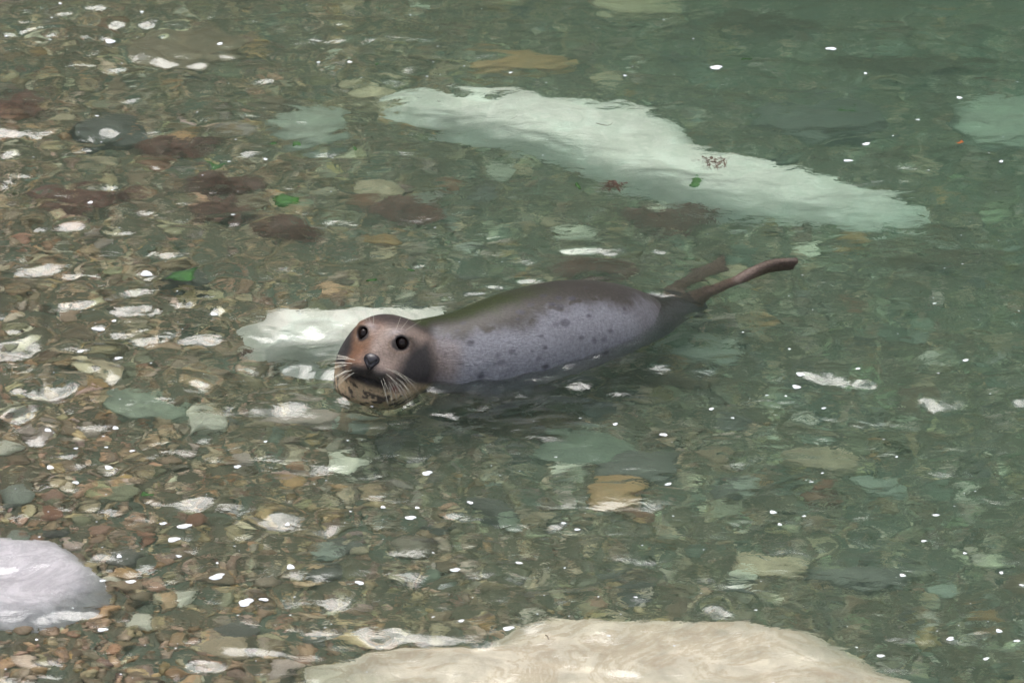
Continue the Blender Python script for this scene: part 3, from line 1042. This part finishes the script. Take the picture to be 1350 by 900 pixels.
def nose_sdf(X, Y, Z):
    q = np.abs(X)
    d = ell(X, Y, Z, (0, 0, 0.004), (0.030, 0.026, 0.023))
    d = smin(d, ell(X, Y, Z, (0, 0.004, -0.016), (0.013, 0.017, 0.018)), 0.012)
    for t in np.linspace(0, 1, 7):
        c = (0.007 + 0.011 * t, 0.022 - 0.006 * t, -0.012 + 0.016 * t)
        d = smax(d, 0.0042 - np.sqrt((q - c[0]) ** 2 + (Y - c[1]) ** 2 + (Z - c[2]) ** 2), 0.003)
    return d


nv, nf = surface_nets(nose_sdf, (-0.034, -0.034, -0.044), (0.034, 0.036, 0.034), 0.0022)
nv = relax(nv, nf, 2)
nwv = HC + (nv + np.array([0, NOSE[1] - 0.006, NOSE[2] - 0.002])) @ np.array([rv, fv, uv])
obj('nose', mesh_from('nose', nwv - bn, nf), M['nose'], seal)

# whiskers
m, N, L, out = material('whisker_hair')
b = principled(N, L, out, 0.35, 0.5)
b.inputs['Base Color'].default_value = (0.74, 0.68, 0.56, 1)
M['whisker'] = m


def whisker(p0, d0, bend, ln, rad):
    p0, d0, bend = (np.asarray(q, float) for q in (p0, d0, bend))
    d0 = d0 / np.linalg.norm(d0)
    V, F = [], []
    for i in range(7):
        t = i / 6
        p = p0 + d0 * ln * t + bend * ln * t * t
        rr_ = rad * (1 - 0.8 * t)
        a1 = np.cross(d0, [0.3, 0.5, 0.81])
        a1 /= np.linalg.norm(a1)
        a2 = np.cross(d0, a1)
        for k_ in range(3):
            an = 2.094 * k_
            V.append(hw(p + a1 * rr_ * math.cos(an) + a2 * rr_ * math.sin(an)) - bn)
        if i:
            o0, o1 = 3 * (i - 1), 3 * i
            F += [(o0 + k_, o0 + (k_ + 1) % 3, o1 + (k_ + 1) % 3, o1 + k_) for k_ in range(3)]
    obj('whisker', mesh_from('whisker', V, F), M['whisker'], seal)


wr = random.Random(9)
for sgn in (-1, 1):
    for row in range(4):
        for c in range(5):
            p = (sgn * (0.042 + 0.0085 * c), 0.200 - 0.017 * c, -0.030 - 0.011 * row + wr.uniform(-.003, .003))
            an = R(4 - 17 * row - 3 * c + wr.uniform(-9, 9) + (8 if sgn < 0 else -6))
            d = (sgn * math.cos(an), 0.45 - 0.10 * c, math.sin(an))
            whisker(p, d, (sgn * 0.02, -0.18, -0.16 - wr.uniform(0, .14)), wr.uniform(0.075, 0.14) * (1 if row < 3 else .75), 0.0009)
    for c in range(3):
        whisker((sgn * (0.040 + 0.008 * c), 0.108 - 0.01 * c, 0.092), (sgn * (0.05 + .3 * c) - (.12 if sgn < 0 else -.1), 0.35, 1.0 - .15 * c), (0, -0.25, 0.05), wr.uniform(0.05, 0.09), 0.0009)

# ------------------------------------------------------------------ weed
def weed_material(name, c, rough=0.55):
    m, N, L, out = material(name)
    b = principled(N, L, out, rough, 0.4)
    tc = N.new('ShaderNodeTexCoord')
    n = noise_node(N, L, 30, 4, 0.6, tc.outputs['Object'])
    r = ramp(N, [(0.3, tuple(q * .55 for q in c)), (0.7, tuple(q * 1.5 for q in c))])
    L.new(n.outputs['Fac'], r.inputs['Fac'])
    L.new(r.outputs[0], b.inputs['Base Color'])
    return m


M['red_weed'] = weed_material('weed_red', (0.10, 0.034, 0.022))
M['green_weed'] = weed_material('weed_green', (0.035, 0.11, 0.018))
M['orange_weed'] = weed_material('weed_orange', (0.5, 0.14, 0.03))
M['brown_weed'] = weed_material('weed_brown', (0.09, 0.06, 0.03))


def weed_clump(name, label, px, py, w, h_, mat, z=None, n=170, cat='seaweed', lift=0.03, blade=(0.03, 0.09), wid=0.006, seed=0, group=None):
    rr = random.Random(300 + seed)
    if z is None:
        q = at(px, py, -0.33)
        z = float(bed_z(q.x, q.y)) + 0.03
        q = at(px, py, z)
        z = float(bed_z(q.x, q.y)) + 0.03
    c = at(px, py, z)
    ex = abs((at(px + w / 2, py, z) - c).x)
    ey = abs((at(px, py - h_ / 2, z) - c).y)
    V, F = [], []
    for _ in range(n):
        a, q = rr.uniform(0, 6.28), math.sqrt(rr.random())
        lump = 1 + 0.3 * math.sin(3 * a + seed) + 0.15 * math.sin(5 * a)
        x, y = ex * q * math.cos(a) * lump, ey * q * math.sin(a) * lump
        zz = rr.uniform(0, lift) * (1 - q * .6)
        d = rr.uniform(0, 6.28)
        ln = rr.uniform(*blade)
        curl = rr.uniform(-1.2, 1.2)
        w_ = wid * rr.uniform(.5, 1.5)
        o0 = len(V)
        for i in range(4):
            dx, dy = math.cos(d), math.sin(d)
            ww = w_ * (1, 1.2, .9, .2)[i]
            V += [(x - dy * ww, y + dx * ww, zz), (x + dy * ww, y - dx * ww, zz + rr.uniform(-.3, .3) * ww)]
            x, y, zz = x + dx * ln / 3, y + dy * ln / 3, zz + rr.uniform(-.006, .008)
            d += curl * .4
        F += [(o0 + 2 * i, o0 + 2 * i + 1, o0 + 2 * i + 3, o0 + 2 * i + 2) for i in range(3)]
    o = obj(name, mesh_from(name, V, F), mat)
    o.location = c
    return tag(o, label, cat, group)


WEEDS = [
    ('wide dark red weed patch on the bed, leftmost of the red patches', 105, 262, 110, 26, 'red_weed'),
    ('dark red weed patch below the black flat rock', 225, 195, 100, 22, 'red_weed'),
    ('deep red weed patch beside the green sea lettuce tuft', 285, 240, 80, 22, 'red_weed'),
    ('lower deep red weed patch under the green sea lettuce tuft', 290, 275, 66, 24, 'red_weed'),
    ('red weed patch on stones midway between seal and pale slab', 535, 276, 80, 20, 'red_weed'),
    ('dark red weed mound at the far tip of the pale slab', 1035, 276, 84, 24, 'red_weed'),
    ('dark red weed mound below the middle of the pale slab', 880, 291, 90, 28, 'red_weed'),
    ('small red weed tuft lying on the pale slab', 941, 214, 34, 15, 'red_weed'),
    ('tiny red weed sprig against the pale slab side', 808, 246, 24, 9, 'red_weed'),
    ('brown red weed streak behind the back of the seal', 780, 355, 70, 14, 'red_weed'),
    ('brown red weed tuft on the bed by the picture edge', 20, 140, 60, 22, 'red_weed'),
    ('small red weed tuft beside the pale slab behind the head', 322, 466, 24, 9, 'red_weed'),
    ('brown weed drifting in the deep green water near the edge', 1215, 345, 120, 14, 'brown_weed'),
    ('brown weed streak beyond the pale slab in green water', 1000, 30, 190, 22, 'brown_weed'),
    ('brown weed band under the bubbles at the far edge', 1190, 85, 200, 12, 'brown_weed'),
    ('brown weed patch below the tail end of the seal', 880, 500, 130, 18, 'brown_weed'),
    ('rust weed patch on gravel near the first bubbles', 380, 305, 60, 16, 'red_weed'),
    ('dark brown weed in front of the seal body', 690, 560, 140, 22, 'brown_weed'),
]
for k, (lab, px, py, w, h_, mt) in enumerate(WEEDS):
    small = w < 40
    on_slab = (px, py) in ((941, 214), (808, 246))
    weed_clump('seaweed', lab, px, py, w, h_, M[mt], z=-0.13 if on_slab else None, n=60 if small else 220, blade=(.015, .04) if small else (.03, .09), wid=.0025 if small else .007, lift=.02 if small else .05, seed=k)


def leaf(label, px, py, size, mat, z, seed, ang=0.0, asp=0.6):
    rr = random.Random(700 + seed)
    c = at(px, py, z)
    n, rings = 14, 3
    V, F = [(0, 0, 0.004)], []
    rad = [size * (1 + rr.uniform(-.3, .3)) for _ in range(n)]
    for k in range(1, rings + 1):
        for i in range(n):
            a = 2 * math.pi * i / n
            q = rad[i] * k / rings
            x, y = q * math.cos(a), q * math.sin(a) * asp
            V.append((x * math.cos(ang) - y * math.sin(ang), x * math.sin(ang) + y * math.cos(ang), 0.22 * size * math.sin(3 * a + k + seed) * (k / rings) ** 2))
    F += [(0, 1 + i, 1 + (i + 1) % n) for i in range(n)]
    for k in range(rings - 1):
        o0, o1 = 1 + k * n, 1 + (k + 1) * n
        F += [(o0 + i, o1 + i, o1 + (i + 1) % n, o0 + (i + 1) % n) for i in range(n)]
    nv_ = len(V)
    V2 = [(x, y, z_ - 0.0015) for x, y, z_ in V]
    F2 = [tuple(nv_ + q for q in reversed(f)) for f in F]
    e0 = 1 + (rings - 1) * n
    F3 = [(e0 + (i + 1) % n, e0 + i, nv_ + e0 + i, nv_ + e0 + (i + 1) % n) for i in range(n)]
    o = obj('sea_lettuce', mesh_from('sea_lettuce', V + V2, F + F2 + F3), mat)
    o.location = c
    return tag(o, label, 'seaweed')


LEAVES = [
    ('small green sea lettuce leaf, first of the floating pair', 360, 190, .022, -.03), ('small green sea lettuce leaf, second of the floating pair', 391, 191, .022, -.03),
    ('larger green sea lettuce tuft beside the deep red weed', 376, 263, .05, -.12), ('dull green sea lettuce leaf above the deep red weed', 285, 216, .05, -.2),
    ('green sea lettuce scrap near the wide grey round stone', 467, 195, .02, -.06), ('green leaf drifting alone in the deep green water', 985, 77, .024, -.03),
    ('green leaf scrap near the tan stone at the top', 495, 85, .016, -.08), ('green leaf blade lying on gravel in front', 193, 653, .024, -.05),
    ('dark green leaf under the glints beside the slate slab', 243, 362, .06, -.2), ('green leaf scrap between the seal and the red weed', 542, 354, .02, -.1),
    ('green leaf scrap just behind the back of the seal', 490, 370, .022, -.06), ('small green blade beside the pale slab', 762, 245, .03, -.04),
    ('dull green leaf on the far bed by the bubbles', 1118, 145, .04, -.25), ('green scrap lying on the pale slab', 918, 240, .035, -.14),
]
for k, (lab, px, py, sz, z) in enumerate(LEAVES):
    leaf(lab, px, py, sz, M['green_weed'], z, k, ang=k * 1.3, asp=.55 + .2 * math.sin(k))
leaf('small orange leaf scrap floating in the deep green water', 1266, 187, .018, M['orange_weed'], -.02, 40, .4)


def twig(label, pts, z, rad=0.0022):
    P = [at(a, b_, z) for a, b_ in pts]
    c = P[0].copy()
    V, F = [], []
    for i, p in enumerate(P):
        for k in range(5):
            a = 2 * math.pi * k / 5
            V.append((p.x - c.x + rad * math.cos(a) * .6, p.y - c.y + rad * math.sin(a), p.z - c.z + rad * math.cos(a)))
        if i:
            F += [(5 * i - 5 + k, 5 * i - 5 + (k + 1) % 5, 5 * i + (k + 1) % 5, 5 * i + k) for k in range(5)]
    o = obj('twig', mesh_from('twig', V, F), M['brown_weed'])
    o.location = c
    tag(o, label, 'twig')


twig('thin dark hooked twig floating over the pale slab', [(786, 163), (793, 165), (800, 166), (805, 165), (807, 162)], -0.01)
twig('short dark twig fragment above the pale slab middle', [(675, 157), (680, 155), (682, 153)], -0.01)
twig('short dark twig over the broad cream slab', [(719, 836), (722, 838), (723, 842)], -0.01)

# ------------------------------------------------------------------ foam bubbles floating on the surface
m, N, L, out = material('foam_white')
b = principled(N, L, out, 0.5, 0.4)
b.inputs['Base Color'].default_value = (0.56, 0.57, 0.60, 1)
M['foam'] = m


def foam_mesh(i):
    rr = random.Random(900 + i)
    n = 14
    ph = rr.uniform(0, 6)
    V, F = [(0, 0, .30)], []
    for s, zz in ((.45, .26), (.8, .16), (1.0, .02), (.98, -.08)):
        for k in range(n):
            a = 2 * math.pi * k / n
            q = s * (1 + .22 * math.sin(2 * a + ph) + .14 * math.sin(3 * a + 2 * ph) + .08 * math.sin(5 * a + ph))
            V.append((q * math.cos(a), q * math.sin(a), zz))
    F += [(0, 1 + k, 1 + (k + 1) % n) for k in range(n)]
    for r_ in range(3):
        o0, o1 = 1 + r_ * n, 1 + r_ * n + n
        F += [(o0 + k, o1 + k, o1 + (k + 1) % n, o0 + (k + 1) % n) for k in range(n)]
    return mesh_from('foam_bubble', V, F)


FM = [foam_mesh(i) for i in range(6)]
for q in FM:
    q.materials.append(M['foam'])
BUB = [(944, 88, 19), (1096, 64, 17), (1142, 190, 15), (1118, 212, 12), (1141, 97, 8), (1265, 129, 9), (1320, 213, 10), (1210, 158, 8), (286, 760, 24), (229, 711, 15),
       (145, 51, 18), (187, 14, 9), (290, 58, 10), (420, 81, 8), (325, 962, 20), (135, 828, 15), (143, 614, 14), (66, 615, 14), (313, 615, 13), (100, 636, 10), (215, 689, 12),
       (242, 693, 16), (379, 690, 9), (383, 747, 12), (172, 762, 12), (348, 790, 11), (324, 794, 22), (135, 762, 10), (157, 733, 10), (236, 733, 8), (541, 682, 14), (620, 661, 9),
       (563, 622, 17), (761, 696, 10), (743, 688, 8), (684, 740, 10), (600, 751, 16), (474, 768, 12), (608, 818, 8), (670, 828, 12), (505, 667, 10), (550, 667, 7), (881, 638, 11),
       (875, 573, 11), (811, 559, 9), (765, 550, 5), (1019, 675, 12), (1028, 691, 8), (1060, 680, 6), (1070, 635, 6), (1234, 678, 9), (1218, 711, 8), (1190, 757, 8), (1317, 831, 11),
       (1253, 841, 10), (1341, 843, 9), (1161, 864, 12), (1300, 867, 8), (1272, 729, 9), (1320, 755, 7), (1320, 754, 6), (1347, 771, 6), (1273, 474, 13), (1232, 400, 6), (1041, 460, 6),
       (1050, 510, 11), (938, 536, 10), (966, 549, 7), (1086, 538, 8), (1011, 521, 6), (1036, 522, 5), (1055, 493, 13), (1131, 486, 7), (1237, 491, 5), (1182, 602, 6), (1165, 579, 5),
       (461, 82, 9), (541, 18, 6), (635, 12, 4), (563, 100, 6), (612, 87, 5), (673, 96, 6), (720, 109, 5), (824, 99, 6), (875, 26, 5), (66, 51, 7), (38, 38, 6), (68, 23, 6),
       (79, 4, 7), (161, 83, 5), (119, 267, 11), (44, 205, 5), (307, 283, 6), (302, 213, 7), (350, 210, 10), (311, 184, 5), (267, 231, 4), (128, 153, 6), (260, 148, 5), (8, 45, 8),
       (193, 360, 20), (282, 414, 13), (150, 420, 8), (130, 434, 18), (106, 463, 11), (156, 472, 12), (152, 561, 12), (63, 567, 12), (100, 590, 8), (140, 586, 6), (350, 582, 7), (174, 592, 7)]
extra = random.Random(77)
n_big = len(BUB)
while len(BUB) < 285:
    a, b_ = extra.uniform(0, 1350), extra.uniform(0, 900)
    if 440 < a < 900 and 350 < b_ < 530:
        continue
    if extra.random() > 0.5 + 0.5 * (b_ / 900):
        continue
    BUB.append((a, b_, extra.choice((2.5, 3, 3, 4, 5))))
fp = None
for k, (px, py, w) in enumerate(BUB):
    p = at(px, py, 0)
    for _ in range(3):
        p = at(px, py, max(0.0, float(wave_z(p.x, p.y))))
    if fp is None:
        o = fp = obj('foam_bubble', FM[0])
    else:
        o = fp.copy()
        o.data = FM[k % 6]
        COL.objects.link(o)
    s = w / 370.0 / 2 * (0.78 if w > 5 else 0.62) * extra.uniform(.8, 1.15)
    o.location = (p.x, p.y, float(wave_z(p.x, p.y)) + 0.0005)
    o.scale = (s * extra.uniform(.9, 1.35), s * extra.uniform(.65, 1.0), s * .7)
    o.rotation_euler = (0, 0, extra.uniform(-.4, .4))
    if w >= 14:
        tag(o, 'large white foam bubble ' + beside(px, py), 'foam', 'large foam bubbles on the water')
    elif w >= 6:
        tag(o, 'middling white foam bubble ' + beside(px, py), 'foam', 'middling foam bubbles on the water')
    else:
        tag(o, 'tiny white foam speck ' + beside(px, py), 'foam', 'tiny foam specks on the water')
